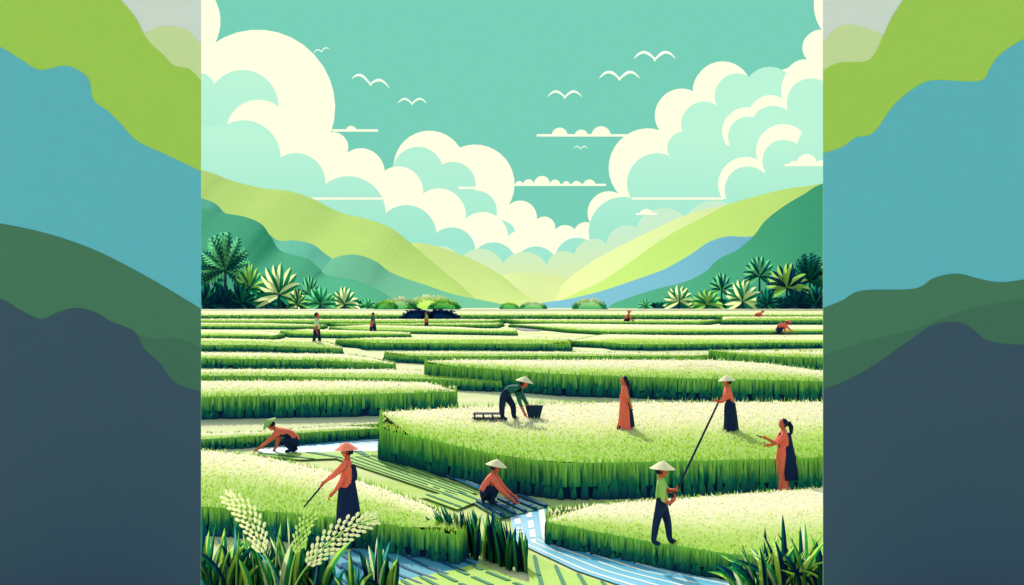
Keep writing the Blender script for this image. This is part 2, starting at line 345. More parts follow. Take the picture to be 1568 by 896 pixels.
fill([(584,690),(742,757),(785,743),(640,684)],3,wm,rip,'irrigation_canal',.07,**C_)
fill([(778,782),(792,838),(844,830),(838,776)],3,wm,rip,'irrigation_canal',.03,hgt=.008,duty=.45,gaps=.12)
fill([(790,832),(990,912),(1200,912),(842,822)],5,wm,rip,'irrigation_canal',.036,**C_)
fill([(360,698),(460,707),(584,702),(583,693)],3,soil_lime,soil_dark,'seedling_plot',.06,.02,.18)
fill([(515,705),(690,764),(732,757),(586,699)],6,soil_lime,soil_dark,'seedling_plot',.06,.02,.18)
fill([(640,762),(700,784),(740,768),(715,757)],3,soil_lime,soil_dark,'seedling_plot',.066,.02,.2)
fill([(470,866),(560,925),(745,868),(620,822)],8,soil_teal,soil_navy,'flooded_plot',.05,.02,.2)
fill([(570,902),(620,945),(930,945),(735,866)],6,soil_lime,soil_dark,'seedling_plot',.065,.02,.2)
fill([(803,848),(812,900),(1020,950),(980,914)],5,soil_lime,soil_dark,'seedling_plot',.06,.02,.2)
fill([(722,772),(765,798),(845,778),(800,762)],5,soil_dark,soil_navy,'vegetable_plot',.06,.06,.4)
pm=mat('dark_pond',(10,42,82),k=.8,rough=.4)
def pond(cx,cy,rx,ry,t=0.0):
    pts=[(cx+rx*math.cos(a)*(1+.04*math.sin(5*a)),cy+ry*math.sin(a)) for a in [i*2*math.pi/32 for i in range(32)]]
    sheet('pond',pts,pm,.05)
pond(815,503,25,4.5)
def strip(y0,y1,x0=100,x1=1460):
    sheet('ditch',[(x0,y0),(x1,y0),(x1,y1),(x0,y1)],pm,.05)
strip(474.6,475.6); strip(485.2,486.6)
# ================= FOLIAGE CLUMPS ====================
def leaf(tb,base,az,L_,wd,lean,ca,cb,droop=.5,seg=7):
    dh=Vector((math.cos(az),math.sin(az),0)); sd_=Vector((-math.sin(az),math.cos(az),0))
    sd_=(sd_*.4+Vector((1,0,0))*(.7 if abs(dh.x)<.8 else .25)+Vector((0,0,1))*(-.6*dh.x*min(1,lean*1.5))).normalized()
    vs=[];ca_=[]
    for k in range(seg+1):
        s=k/seg; p=Vector(base)+dh*(lean*L_*s**1.6)+Vector((0,0,1))*(L_*(s-droop*lean*s*s))
        wv=wd*math.sin(math.pi*min(1,.15+.85*s))**.7*(1 if s<1 else 0)
        vs+=[p-sd_*wv,p+dh*.002,p+sd_*wv,p+dh*.002]
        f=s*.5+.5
        ca_+=[S(ca,f),S(ca,f),S(cb,f),S(cb,f)]  # lit half takes ca, dark half cb: leaf shading put into vertex colours
    fs=[]
    for k in range(seg):
        o=k*4; fs+=[(o,o+1,o+5,o+4),(o+3,o+2,o+6,o+7)]
    tb.add(vs,ca_,fs)
leafm=attr_mat('leaves',foliage=True,noise=.12,nscale=6)
LL=S(lin((176,218,92)),1.1); LD=lin((14,100,76)); LN=lin((12,42,84)); LT=lin((84,176,200)); LC=S(lin((236,246,190)),1.0); LG=S(lin((50,160,84)),1.05)
def clump(name,spots,d,pal,lean=(.1,.7),wd=.05):
    e=empty(name,(0,0,0)); tb=TB()
    for (px,tip,cnt,spread) in spots:
        z0=zg(d); X=(px-CX)*d/F
        for i in range(cnt):
            q=random.uniform(-1,1)
            L_=(CAM+(HY-tip)*d/F-z0)*random.uniform(.6,1.08)*(1-.15*abs(q))
            ln=random.uniform(*lean)*abs(q)+.03
            az=(0 if q>0 else math.pi)+random.uniform(-.9,.9)
            a,b_=random.choice(pal)
            leaf(tb,(X+q*spread*.35+random.uniform(-.05,.05),d+random.uniform(-.3,.3),z0),az,L_,wd*random.uniform(.6,1.2),ln,a,b_)
    tb.make('leaves',leafm,e); return e
pal1=[(LL,LD),(LG,LN),(LT,LN),(LL,LG),(LL,LD),(LD,LN),(LN,LD),(LT,LD),(LG,LD),(LC,LG),(LD,LN)]
clump('rice_plant',[(316,790,13,.5),(338,782,15,.6),(365,795,15,.6),(395,800,15,.6),(420,785,15,.6),(452,780,17,.6),(482,795,15,.6),(505,840,12,.5),(545,840,12,.5),(580,820,16,.6),(600,842,10,.4)],27.6,pal1,wd=.09)
def clump2(name,pts,pal,wd):
    e=empty(name,(0,0,0)); tb=TB()
    for (px,py,tip,cnt,ln) in pts:
        p=G(px,py)
        for i in range(cnt):
            L_=((py-tip)*p.y/F)*random.uniform(.7,1.05); a,b_=random.choice(pal)
            leaf(tb,(p.x+random.uniform(-.2,.2),p.y+random.uniform(-.15,.15),p.z),(math.pi if ln<0 else 0)+random.uniform(-.6,.6),L_,wd*random.uniform(.6,1.2),abs(ln)*random.uniform(.5,1.4),a,b_,droop=.2)
    tb.make('leaves',leafm,e)
pal2=[(LG,LN),(LL,LN),(LG,LD),(LL,LG),(LD,LG),(LN,LD),(LL,LD),(LD,LN)]
clump2('reed_clump',[(676,838,785,10,-.3),(690,842,768,14,-.3),(705,848,776,14,-.15),(722,852,776,14,-.2),(740,858,786,14,.1),(758,862,780,14,-.15),(775,868,790,14,-.2),(790,873,805,12,.1),(800,876,815,9,-.1)],pal2,.085)
clump('broadleaf_plant',[(1150,822,12,.9),(1175,806,16,1.0),(1205,790,20,1.0),(1235,802,16,.9),(1262,808,16,.8),(1290,820,12,.8)],27.8,[(LL,LD),(LC,LG),(LL,LN),(LL,LG),(LG,LD),(LD,LN),(LD,LN)],lean=(.4,1.0),wd=.085)
stemm=mat('rice_stem',(150,200,90),k=.9); grain=mat('rice_grain',(236,244,184),k=1.15); grain2=mat('rice_grain_green',(196,226,126),k=1.05)
def tube(pts,rads,seg=8):
    vs=[];fs=[]
    for i,p in enumerate(pts):
        p=Vector(p); t=(Vector(pts[min(i+1,len(pts)-1)])-Vector(pts[max(i-1,0)])).normalized()
        u=t.cross(Vector((0,1,0.01))); u=u.normalized() if u.length>1e-3 else Vector((1,0,0)); v_=t.cross(u).normalized()
        for k in range(seg):
            a=2*math.pi*k/seg; vs.append(p+(u*math.cos(a)+v_*math.sin(a))*rads[i])
    for i in range(len(pts)-1):
        for k in range(seg): fs.append((i*seg+k,i*seg+(k+1)%seg,(i+1)*seg+(k+1)%seg,(i+1)*seg+k))
    fs.append(tuple(range(seg))[::-1]); fs.append(tuple(range((len(pts)-1)*seg,len(pts)*seg)))
    return vs,fs
def ellip(c,axis,L_,r,seg=6,rings=5):
    ax=Vector(axis).normalized(); pts=[];rd=[]
    for i in range(rings+1):
        t=-1+2*i/rings; pts.append(Vector(c)+ax*(t*L_/2)); rd.append(r*math.sqrt(max(.02,1-t*t)))
    return tube(pts,rd,seg)
def panicle(path,d,wpx,gm_,gs=1.0):
    e=empty('rice_panicle',(0,0,0)); P=catmull(path,8); pts=[W(p.x,p.y,d) for p in P]
    v_,f_=tube(pts,[.016]*len(pts),6); obj('stem',v_,f_,stemm,e)
    V=[];Fc=[]; n=len(pts); k0=int(n*.36)
    seg=pts[k0:]; Ls=[0]
    for i in range(1,len(seg)): Ls.append(Ls[-1]+(seg[i]-seg[i-1]).length)
    tot=Ls[-1]; m=int(tot/.078); 
    for r in range(m):
        u=(r+.5)/m; Lq=u*tot; i=max(1,next((i for i in range(1,len(Ls)) if Ls[i]>=Lq),len(Ls)-1)); q0=seg[i-1].lerp(seg[i],(Lq-Ls[i-1])/max(1e-6,Ls[i]-Ls[i-1]))
        wr=wpx*d/F*(math.sin(math.pi*(.12+.80*u))**.7)
        t=(seg[i]-seg[i-1]).normalized(); s=t.cross(Vector((0,1,0))).normalized()
        qs=(-1.1,-.4,.4,1.1) if r%2 else (-.75,0,.75)
        for q in qs:
            c=q0+s*wr*q+Vector((0,random.uniform(-.03,.03),0))+t*abs(q)*.03
            vv,ff=ellip(c,t+s*.55*q,.112*gs,.031*gs,6,5); o=len(V); V+=vv; Fc+=[tuple(a+o for a in g) for g in ff]
            vv,ff=tube([q0-t*.03,c-(t+s*.55*q).normalized()*.04],[.005,.005],4); o=len(V); V+=vv; Fc+=[tuple(a+o for a in g) for g in ff]
    obj('grains',V,Fc,gm_,e,smooth=True)
panicle([(430,930),(415,870),(400,838),(388,805),(370,778),(343,757)],27.0,15,grain)
panicle([(440,930),(445,880),(455,838),(465,808),(476,788),(490,768)],27.1,10,grain2,.85)
panicle([(440,930),(455,890),(478,858),(505,830),(540,806),(578,794)],26.9,16,grain)
# ================= PALMS & BUSHES ====================
def palm(px,ybase,top,half,d,ca,cb,fr=15,trunk=.45,broad=False):
    base=W(px,ybase,d); base.z=zg(d); H=CAM+(HY-top)*d/F-base.z; R=half*d/F; e=empty('palm_tree',(0,0,0))
    hz=H*trunk; v_,f_=tube([base+Vector((0,0,hz*k/4)) for k in range(5)],[R*.09*(1-.12*k) for k in range(5)],8)
    obj('trunk',v_,f_,mat('palm_trunk',(24,60,74),k=.9),e)
    tb=TB()
    for i in range(fr):
        th=math.radians(-30+240*(i+.5*random.random())/fr); up=math.sin(th); out=math.cos(th)
        dep=random.uniform(-.45,.45)
        pts=[]
        for k in range(9):
            s=k/8; pts.append(base+Vector((out*R*s,dep*R*s,hz+up*(H-hz)*s*(1.0 if up>0 else .9)-R*.25*s*s*(1-abs(up))*1.3)))
        for k in range(8):
            a,b_=pts[k],pts[k+1]; t=(b_-a).normalized(); s=t.cross(Vector((0,1,0))).normalized()
            if broad:
                w0=R*.16*math.sin(math.pi*(k*.95+.4)/8.4)**.8; w1=R*.16*max(0,math.sin(math.pi*((k+1)*.95+.4)/8.4))**.8 if k<7 else 0
                tb.add([a,b_,b_+s*w1,a+s*w0],[S(ca,1.0)]*4,[(0,1,2,3)]); tb.add([a,b_,b_-s*w1,a-s*w0],[cb]*4,[(0,1,2,3)])  # broad fronds repeat the painted lit and dark halves of leaf()
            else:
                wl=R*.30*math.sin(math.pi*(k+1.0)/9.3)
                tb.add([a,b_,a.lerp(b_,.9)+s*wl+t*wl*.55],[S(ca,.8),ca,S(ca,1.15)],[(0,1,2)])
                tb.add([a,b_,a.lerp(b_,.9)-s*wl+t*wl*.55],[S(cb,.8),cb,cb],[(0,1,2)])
                tb.add([a,b_,(a+b_)/2+s*wl*.5,(a+b_)/2-s*wl*.5],[cb,ca,ca,cb],[(0,1,2),(0,1,3)])
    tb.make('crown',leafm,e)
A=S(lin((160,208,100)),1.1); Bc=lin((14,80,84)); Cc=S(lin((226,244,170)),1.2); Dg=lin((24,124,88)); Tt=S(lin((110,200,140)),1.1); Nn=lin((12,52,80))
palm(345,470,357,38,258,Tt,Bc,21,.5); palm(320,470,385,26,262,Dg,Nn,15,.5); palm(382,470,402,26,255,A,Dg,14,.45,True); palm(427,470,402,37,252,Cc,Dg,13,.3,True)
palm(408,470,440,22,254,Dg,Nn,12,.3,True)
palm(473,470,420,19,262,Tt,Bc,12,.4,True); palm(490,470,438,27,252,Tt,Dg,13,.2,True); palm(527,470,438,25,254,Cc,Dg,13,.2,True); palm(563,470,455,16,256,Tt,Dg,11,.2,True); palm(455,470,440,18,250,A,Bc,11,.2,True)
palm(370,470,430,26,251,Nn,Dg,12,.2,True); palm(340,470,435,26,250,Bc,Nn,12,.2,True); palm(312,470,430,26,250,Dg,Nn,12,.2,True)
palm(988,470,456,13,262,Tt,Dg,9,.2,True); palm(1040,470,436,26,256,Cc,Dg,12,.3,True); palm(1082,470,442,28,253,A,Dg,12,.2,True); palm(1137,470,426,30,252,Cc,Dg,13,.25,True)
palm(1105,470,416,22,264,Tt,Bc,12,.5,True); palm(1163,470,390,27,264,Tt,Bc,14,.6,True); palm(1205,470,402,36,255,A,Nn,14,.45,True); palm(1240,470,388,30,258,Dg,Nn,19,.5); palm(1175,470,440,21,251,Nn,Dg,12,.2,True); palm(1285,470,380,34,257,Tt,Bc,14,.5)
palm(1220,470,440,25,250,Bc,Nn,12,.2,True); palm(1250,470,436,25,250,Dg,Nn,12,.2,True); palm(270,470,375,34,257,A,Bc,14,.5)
def bush(px0,px1,top,d,c1,c2,n=260,core=True,name='bush'):
    tb=TB(); z0=zg(d); R=(px1-px0)/2*d/F; H=CAM+(HY-top)*d/F-z0; X=((px0+px1)/2-CX)*d/F
    for i in range(n):
        a=random.uniform(0,math.pi); r=random.uniform(.55,1)**.6; dep=random.uniform(-1,1)
        p=Vector((X+R*math.cos(a)*r,d+dep*R*.3,z0+H*math.sin(a)*r*(1+.05*math.sin(px0+9*a))))
        s=R*.10*random.uniform(.6,1.3); c=mixc(c2,c1,min(1,max(0,(math.sin(a)*r*1.8-.7)+random.uniform(-.25,.25))))  # lighter towards the top: light on the crown put into leaf colour
        u=Vector((random.uniform(-1,1),random.uniform(-.4,.4),random.uniform(-.6,.6))).normalized(); v_=Vector((0,-.5,1)).cross(u).normalized()
        tb.add([p-u*s,p-v_*s*.5,p+u*s,p+v_*s*.6],[c]*4,[(0,1,2,3)])
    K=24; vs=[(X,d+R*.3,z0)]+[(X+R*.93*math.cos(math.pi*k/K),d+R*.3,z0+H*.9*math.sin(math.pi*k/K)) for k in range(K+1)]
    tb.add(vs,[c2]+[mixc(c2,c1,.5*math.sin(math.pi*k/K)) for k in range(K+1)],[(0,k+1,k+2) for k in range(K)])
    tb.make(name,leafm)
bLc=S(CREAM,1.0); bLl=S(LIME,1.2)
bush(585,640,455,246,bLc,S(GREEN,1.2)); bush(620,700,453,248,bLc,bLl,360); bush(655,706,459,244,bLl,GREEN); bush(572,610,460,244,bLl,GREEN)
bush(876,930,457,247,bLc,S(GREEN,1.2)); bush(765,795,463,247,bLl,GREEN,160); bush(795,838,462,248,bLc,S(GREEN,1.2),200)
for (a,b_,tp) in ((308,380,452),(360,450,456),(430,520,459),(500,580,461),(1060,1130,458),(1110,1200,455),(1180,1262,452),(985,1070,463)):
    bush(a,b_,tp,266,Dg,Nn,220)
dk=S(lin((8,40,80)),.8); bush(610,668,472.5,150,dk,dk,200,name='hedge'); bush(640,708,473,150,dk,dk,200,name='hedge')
# ================= SIDE BORDER PANELS, BUILT AS STANDING RELIEF BOARDS =====================
MD=24.0; KM=1.06
mm={'lime':mat('panel_lime',(178,214,94),k=KM*1.1,noise=.02),'blue':mat('panel_blue',(102,186,206),k=KM*1.15,noise=.02),'green':mat('panel_green',(76,122,98),k=KM*1.18,noise=.02),
'green2':mat('panel_green_dark',(70,112,94),k=KM*1.18,noise=.02),'slate':mat('panel_slate',(60,80,100),k=KM*1.3,noise=.02),'cream':mat('panel_cream',(254,253,240),k=KM*1.1,noise=.01),'pale':mat('panel_pale',(214,236,168),k=KM*1.2,noise=.02)}
BOT=975
def side_panel(x0,x1,layers):
    e=empty('side_border',(0,0,0))
    i0,i1=(x0,x1-5) if x0<600 else (x0+5,x1)
    slab('panel',[(i0,-40),(i1,-40),(i1,BOT),(i0,BOT)],MD,.05,mm['cream'],e)
    slab('sky_layer',[(x0,-40),(x1,-40),(x1,200),(x0,200)],MD-.004,.003,mm['cream'],e)
    for i,(nm,pts,key) in enumerate(layers):
        P=[(p.x,p.y) for p in catmull(pts,7)]; P[0]=(x0,P[0][1]) ; P[-1]=(x1,P[-1][1])
        dd_=MD-.004-.005*(i+1)
        k=dd_/MD; P2=[(CX+(x-CX)/k if abs(x-x0)<.01 or abs(x-x1)<.01 else x,y) for x,y in P]
        poly=P2+[(P2[-1][0],BOT),(P2[0][0],BOT)]
        slab(nm,poly,dd_,.004,mm[key],e)
side_panel(-90,308,[('pale_mound',[(-90,60),(150,60),(221,50),(245,40),(280,43),(300,58),(308,70)],'pale'),
 ('lime_hill',[(-90,-38),(150,-38),(185,0),(208,28),(225,60),(250,84),(266,100),(290,106),(308,124)],'lime'),
 ('blue_hill',[(-90,30),(0,72),(30,90),(60,107),(95,101),(117,106),(136,122),(143,153),(165,170),(185,190),(210,216),(250,235),(280,249),(308,263)],'blue'),
 ('green_hill',[(-90,325),(0,342),(50,352),(100,366),(150,385),(200,410),(250,438),(308,473)],'green'),
 ('dark_green_hill',[(-90,520),(150,520),(200,512),(235,520),(260,518),(290,524),(308,533)],'green2'),
 ('slate_hill',[(-90,425),(0,458),(30,475),(62,489),(90,478),(115,472),(145,478),(170,493),(205,508),(221,535),(245,557),(268,586),(308,600)],'slate')])
side_panel(1260,1660,[('pale_mound',[(1260,66),(1280,43),(1310,38),(1345,50),(1400,70),(1660,70)],'pale'),
 ('lime_hill',[(1260,108),(1285,96),(1330,92),(1350,60),(1365,28),(1383,0),(1410,-38),(1660,-38)],'lime'),
 ('blue_hill',[(1260,235),(1290,225),(1310,211),(1338,203),(1368,162),(1400,135),(1430,123),(1500,124),(1516,105),(1530,85),(1568,60),(1660,20)],'blue'),
 ('green_hill',[(1260,472),(1290,460),(1320,445),(1400,442),(1430,426),(1465,419),(1500,427),(1530,432),(1568,428),(1660,410)],'green'),
 ('dark_green_hill',[(1260,545),(1340,520),(1400,505),(1480,475),(1568,458),(1660,440)],'green2'),
 ('slate_hill',[(1260,596),(1290,586),(1330,565),(1360,545),(1395,520),(1425,500),(1455,493),(1480,498),(1510,520),(1540,527),(1568,528),(1660,530)],'slate')])
# ================= BIRDS =====================
bm_=mat('bird_white',(255,253,232),k=1.6,emit=.4)
def bird(px,py,half,d,tilt=0):
    R=half*d/F; c=W(px,py,d); e=empty('bird',c); V=[];Fc=[]
    def addt(pts,r):
        v_,f_=tube(pts,r,6); o=len(V); V.extend(v_); Fc.extend([tuple(a+o for a in g) for g in f_])
    for s in (-1,1):
        pts=[];rr=[]
        for k in range(9):
            t=k/8; pts.append(Vector((s*R*t,.15*R*t*t,R*(.42*math.sin(math.pi*min(1,t*.86+.0))-.12*t)+s*t*R*tilt))); rr.append(R*.065*math.sin(math.pi*(.15+.8*t))+.002)
        addt(pts,rr)
    addt([Vector((0,-R*.3,0)),Vector((0,-R*.2,.02*R)),Vector((0,0,0)),Vector((0,R*.25,0)),Vector((0,R*.4,0))],[R*.02,R*.05,R*.06,R*.05,R*.02])
    obj('wings_and_body',V,Fc,bm_,e,smooth=True)
bird(492,79,12,110,.25); bird(567,129,29,70,-.25); bird(631,159,22,80); bird(865,149,26,75); bird(889,228,11,120); bird(949,121,31,68); bird(1003,91,32,66)
# ================= PEOPLE =====================
skin=mat('skin',(190,92,66),k=1.2); orange=mat('orange_cloth',(216,98,74),k=1.35,noise=.1,nscale=5); navyc=mat('navy_cloth',(18,40,78),k=.85,noise=.15)
limec=mat('lime_cloth',(150,190,96),k=1.05,noise=.1); dgc=mat('green_cloth',(34,104,86),k=1.0); creamc=mat('cream_cloth',(214,226,160),k=1.0); hair=mat('black_hair',(14,22,50),k=.8,rough=.5)
hatc=mat('straw_hat',(240,236,180),k=.95,noise=.08,nscale=20); hato=mat('orange_hat',(236,130,98),k=1.1); hatg=mat('green_hat',(140,190,96),k=1.0); wood=mat('dark_wood',(20,48,76),k=.85); eye=mat('eye_white',(240,240,230),k=.9)
RAD=dict(pel=.14,spn=.125,cht=.145,nck=.055,hdb=.055,sh=.08,el=.055,wr=.034,hd=.03,hp=.105,kn=.075,an=.058,to=.038)
def person(name,foot,t,J,top,bot,S_=1.0,hat=None,hairc=True,long_hair=False,pony=False,face=-1,skirt=None,sleeve=1.0,fingers=True,extra=None,headr=.105,shoes=None,sub=1,tilt=0):
    p0=G(foot[0],foot[1],t); s=p0.y/F; e=empty(name,p0)
    def w(j):
        a=J[j]; return Vector((a[0]*s,a[2]*S_ if len(a)>2 else 0,a[1]*s))
    names=[n_ for n_ in J if n_!='head']
    idx={n_:i for i,n_ in enumerate(names)}
    ed=[('pel','spn'),('spn','cht'),('cht','nck'),('nck','hdb')]
    for q in 'lr': ed+=[('cht','sh'+q),('sh'+q,'el'+q),('el'+q,'wr'+q),('wr'+q,'hd'+q),('pel','hp'+q),('hp'+q,'kn'+q),('kn'+q,'an'+q),('an'+q,'to'+q)]
    me=bpy.data.meshes.new('b'); me.from_pydata([w(n_) for n_ in names],[(idx[a],idx[b_]) for a,b_ in ed],[]); me.update()
    o=bpy.data.objects.new('body_tmp',me); scene.collection.objects.link(o)
    md=o.modifiers.new('s','SKIN'); md.use_smooth_shade=True
    for i,n_ in enumerate(names):
        r=(RAD.get(n_) or RAD[n_[:2]])*S_; sv=me.skin_vertices[0].data[i]; sv.radius=(r,r); sv.use_root=(n_=='pel')
    if sub: ss=o.modifiers.new('ss','SUBSURF'); ss.levels=sub; ss.render_levels=sub
    dg=bpy.context.evaluated_depsgraph_get(); m2=bpy.data.meshes.new_from_object(o.evaluated_get(dg)); bpy.data.objects.remove(o)
    m2.materials.clear()
    for m_ in (top,bot,skin,shoes or navyc): m2.materials.append(m_)
    seg=[(w(a),w(b_),a,b_) for a,b_ in ed]
    for pl in m2.polygons:
        c=pl.center; best=1e9;bi=None
        for a,b_,na,nb in seg:
            ab=b_-a; u=max(0,min(1,(c-a).dot(ab)/max(1e-9,ab.length_squared))); dd_=(c-a-ab*u).length
            if dd_<best: best=dd_;bi=(na,nb,u)
        na,nb,u=bi
        if na=='nck' or nb=='nck' and u>.75: k=2
        elif nb in('spn','cht','nck') : k=0 if not(na=='pel' and u<.2) else 1
        elif nb[:2]=='sh': k=0
        elif nb[:2]=='el': k=0
        elif nb[:2]=='wr': k=0 if u<sleeve else 2
        elif nb[:2]=='hd': k=2
        elif nb[:2] in('hp','kn','an'): k=1
        else: k=3
        pl.material_index=k; pl.use_smooth=True
    link(bpy.data.objects.new('body',m2),e)
    hc=w('head'); R=headr*S_; V=[];Fc=[];M=[]
    me=bpy.data.meshes.new('head')
    def addm(v_,f_,k):
        o_=len(V); V.extend(v_); Fc.extend([tuple(a+o_ for a in g) for g in f_]); M.extend([k]*len(f_))
    up=(hc-w('nck')).normalized()
    if up.length<.5: up=Vector((0,0,1))
    up=(up*.4+Vector((0,0,1))*.6).normalized()
    fw=Vector((face,-.35,0)).normalized() if face!=0 else Vector((0,1,0)); fw=(fw-up*fw.dot(up)).normalized(); sd_=up.cross(fw)
    pts=[];rr=[]
    for i in range(11):
        u=-1+2*i/10; pts.append(hc+up*(u*R*1.18)+fw*R*.06*(-u)); rr.append(R*.86*math.sqrt(max(.01,1-u*u))*(1 if u>-.1 else .96))
    v_,f_=tube(pts,rr,14); addm(v_,f_,0)
    v_,f_=tube([w('nck'),w('hdb'),hc-up*R*.5],[.05*S_,.048*S_,.05*S_],10); addm(v_,f_,0)
    v_,f_=ellip(hc+fw*R*.9-up*R*.08,up*1.0-fw*.5,R*.5,R*.13); addm(v_,f_,0)
    for q in(-1,1):
        v_,f_=ellip(hc+sd_*q*R*.86-up*R*.05,up,R*.42,R*.1); addm(v_,f_,0)
        v_,f_=ellip(hc+fw*R*.76+sd_*q*R*.34+up*R*.1,sd_,R*.26,R*.08); addm(v_,f_,1)
        v_,f_=ellip(hc+fw*R*.83+sd_*q*R*.34+up*R*.1,fw,R*.06,R*.05); addm(v_,f_,2)
    v_,f_=ellip(hc+fw*R*.8-up*R*.48,sd_,R*.4,R*.07); addm(v_,f_,3)
    if hairc:
        pts=[];rr=[]
        for i in range(9):
            u=-.5+1.6*i/8; pts.append(hc-fw*R*(.26-.06*u)+up*(u*R*1.1+R*.06)); rr.append(R*.97*math.sqrt(max(.01,1-(max(0,u)/1.1)**2))*(1 if u>0 else 1+.2*u))
        v_,f_=tube(pts,rr,14); addm(v_,f_,2)
    if long_hair:
        v_,f_=tube([hc-fw*R*.5,hc-fw*R*.95-up*R*1.0,hc-fw*R*1.1-up*R*2.3,hc-fw*R*.9-up*R*3.3],[R*.8,R*.68,R*.45,R*.08],10); addm(v_,f_,2)
    if pony:
        v_,f_=tube([hc-fw*R*.7+up*R*.3,hc-fw*R*1.5+up*R*.1,hc-fw*R*2.0-up*R*.8,hc-fw*R*1.9-up*R*2.0,hc-fw*R*1.6-up*R*2.7],[R*.3,R*.5,R*.52,R*.38,R*.05],10); addm(v_,f_,2)
    me.from_pydata([tuple(q) for q in V],[],Fc); me.update()
    for m_ in(skin,eye,hair,orange): me.materials.append(m_)
    me.polygons.foreach_set('material_index',M); me.polygons.foreach_set('use_smooth',[True]*len(Fc)); link(bpy.data.objects.new('head',me),e)
    if hat:
        hu=(up+fw*tilt).normalized(); hb=hc+hu*R*.35
        v_=[];f_=[];K=24; prof=[(1.0,0),(2.15,-.02),(2.2,.0),(1.5,.5),(.8,.98),(.25,1.28),(.02,1.38)]
        a1=hu.cross(Vector((0,1,0))).normalized(); a2=hu.cross(a1)
        for (r_,z_) in prof:
            for k in range(K):
                an=2*math.pi*k/K; v_.append(hb+(a1*math.cos(an)+a2*math.sin(an))*r_*R+hu*z_*R)
        for i in range(len(prof)-1):
            for k in range(K): f_.append((i*K+k,i*K+(k+1)%K,(i+1)*K+(k+1)%K,(i+1)*K+k))
        obj('conical_hat',v_,f_,hat,e)
    if fingers:
        V=[];Fc=[]
        for q in 'lr':
            a=w('wr'+q);b_=w('hd'+q); t_=(b_-a); t_=t_.normalized() if t_.length>1e-4 else Vector((0,0,-1))
            sd2=t_.cross(Vector((0,1,0.2))).normalized(); nn=t_.cross(sd2)
            v_,f_=ellip(b_+t_*.02*S_,t_,.10*S_,.036*S_,8,5); o_=len(V); V+=v_; Fc+=[tuple(x+o_ for x in g) for g in f_]
            for k,(off,ln_) in enumerate([(-.028,.062),(-.010,.075),(.009,.070),(.027,.054)]):
                r0=b_+t_*.055*S_+nn*off*S_
                pts=[r0,r0+t_*ln_*.5*S_+sd2*.008*S_,r0+t_*ln_*.8*S_+sd2*.03*S_,r0+t_*ln_*.85*S_+sd2*.05*S_]
                v_,f_=tube(pts,[.0095*S_,.009*S_,.008*S_,.005*S_],6); o_=len(V); V+=v_; Fc+=[tuple(x+o_ for x in g) for g in f_]
            r0=b_+nn*-.03*S_; pts=[r0,r0+(t_*.5-nn*.7)*.04*S_,r0+(t_*1.0-nn*.7)*.06*S_+sd2*.02]
            v_,f_=tube(pts,[.012*S_,.010*S_,.006*S_],6); o_=len(V); V+=v_; Fc+=[tuple(x+o_ for x in g) for g in f_]
        obj('hands',V,Fc,skin,e,smooth=True)
    if skirt:
        def cloth(nm,rings,m_):
            K=28; v_=[];f_=[]
            pr=catmull([Vector((a,b_,c)) for a,b_,c in rings],4)
            for i,pp in enumerate(pr):
                tt=i/(len(pr)-1)
                for k in range(K):
                    an=2*math.pi*k/K; rr_=pp.z*s*(1+.09*tt*math.cos(7*an+.6))
                    v_.append(Vector((pp.x*s+rr_*math.cos(an),rr_*.8*math.sin(an),pp.y*s)))
            for i in range(len(pr)-1):
                for k in range(K): f_.append((i*K+k,i*K+(k+1)%K,(i+1)*K+(k+1)%K,(i+1)*K+k))
            obj(nm,v_,f_,m_,e,smooth=True)
        for nm,rings,m_ in skirt: cloth(nm,rings,m_)
    if extra: extra(e,s,w)
    return e
def stand(h,wl=1.0,face=-1,arms=None,stride=.07,lean=0):
    """standing pose, h = height in the same units as the arms"""
    J={'pel':(0,.52*h,0),'spn':(lean*.3*h,.61*h,0),'cht':(lean*.7*h,.75*h,0),'nck':(lean*h,.85*h,0),'hdb':(lean*h,.88*h,0),'head':((lean+.01*face)*h,.925*h,0)}
    J['shl']=(lean*.8*h+.0*h,.80*h,-.17); J['shr']=(lean*.8*h,.80*h,.17)
    J['ell']=(-.02*h*face,.64*h,-.24); J['elr']=(-.02*h*face,.64*h,.24)
    J['wrl']=(.02*h*face,.50*h,-.24); J['wrr']=(.02*h*face,.50*h,.24); J['hdl']=(.03*h*face,.46*h,-.24); J['hdr']=(.03*h*face,.46*h,.24)
    J['hpl']=(-.02*h,.49*h,-.09);J['hpr']=(.02*h,.49*h,.09)
    J['knl']=(-stride*.7*h,.27*h,-.1);J['knr']=(stride*.8*h,.27*h,.1)
    J['anl']=(-stride*h,.045*h,-.1);J['anr']=(stride*h,.045*h,.1)
    J['tol']=(-stride*h+.09*h*face,.015*h,-.12);J['tor']=(stride*h+.09*h*face,.015*h,.12)
    if arms: J.update(arms)
    return J
def pole(name,a,b_,r,m_,e):
    v_,f_=tube([a,a.lerp(b_,.33),a.lerp(b_,.66),b_],[r,r*.95,r*.9,r*.8],8); obj(name,v_,f_,m_,e)
def ex1(e,s,w):
    pole('stick',w('hdl')+Vector((.12,0,.13)),Vector((-64*s,-.25,38*s)),.022,wood,e)
person('farmer_woman',(532,812),.62,stand(130,arms={'ell':(-18,87,-.26),'wrl':(-29,79,-.25),'hdl':(-33,76,-.25),'elr':(-6,78,-.2),'wrr':(-17,62,-.28),'hdr':(-21,58,-.28)}),orange,navyc,1.18,hat=hato,skirt=[('skirt',[(0,82,11),(0,62,14),(1,35,17),(2,-6,20)],navyc),('apron_bib',[(3,100,9.0),(4,86,11),(1,76,12)],navyc)],face=-1,extra=ex1)
def ex2(e,s,w):
    pole('bamboo_pole',Vector((10*s,-.24,62*s)),Vector((86*s,-.1,218*s)),.026,wood,e)
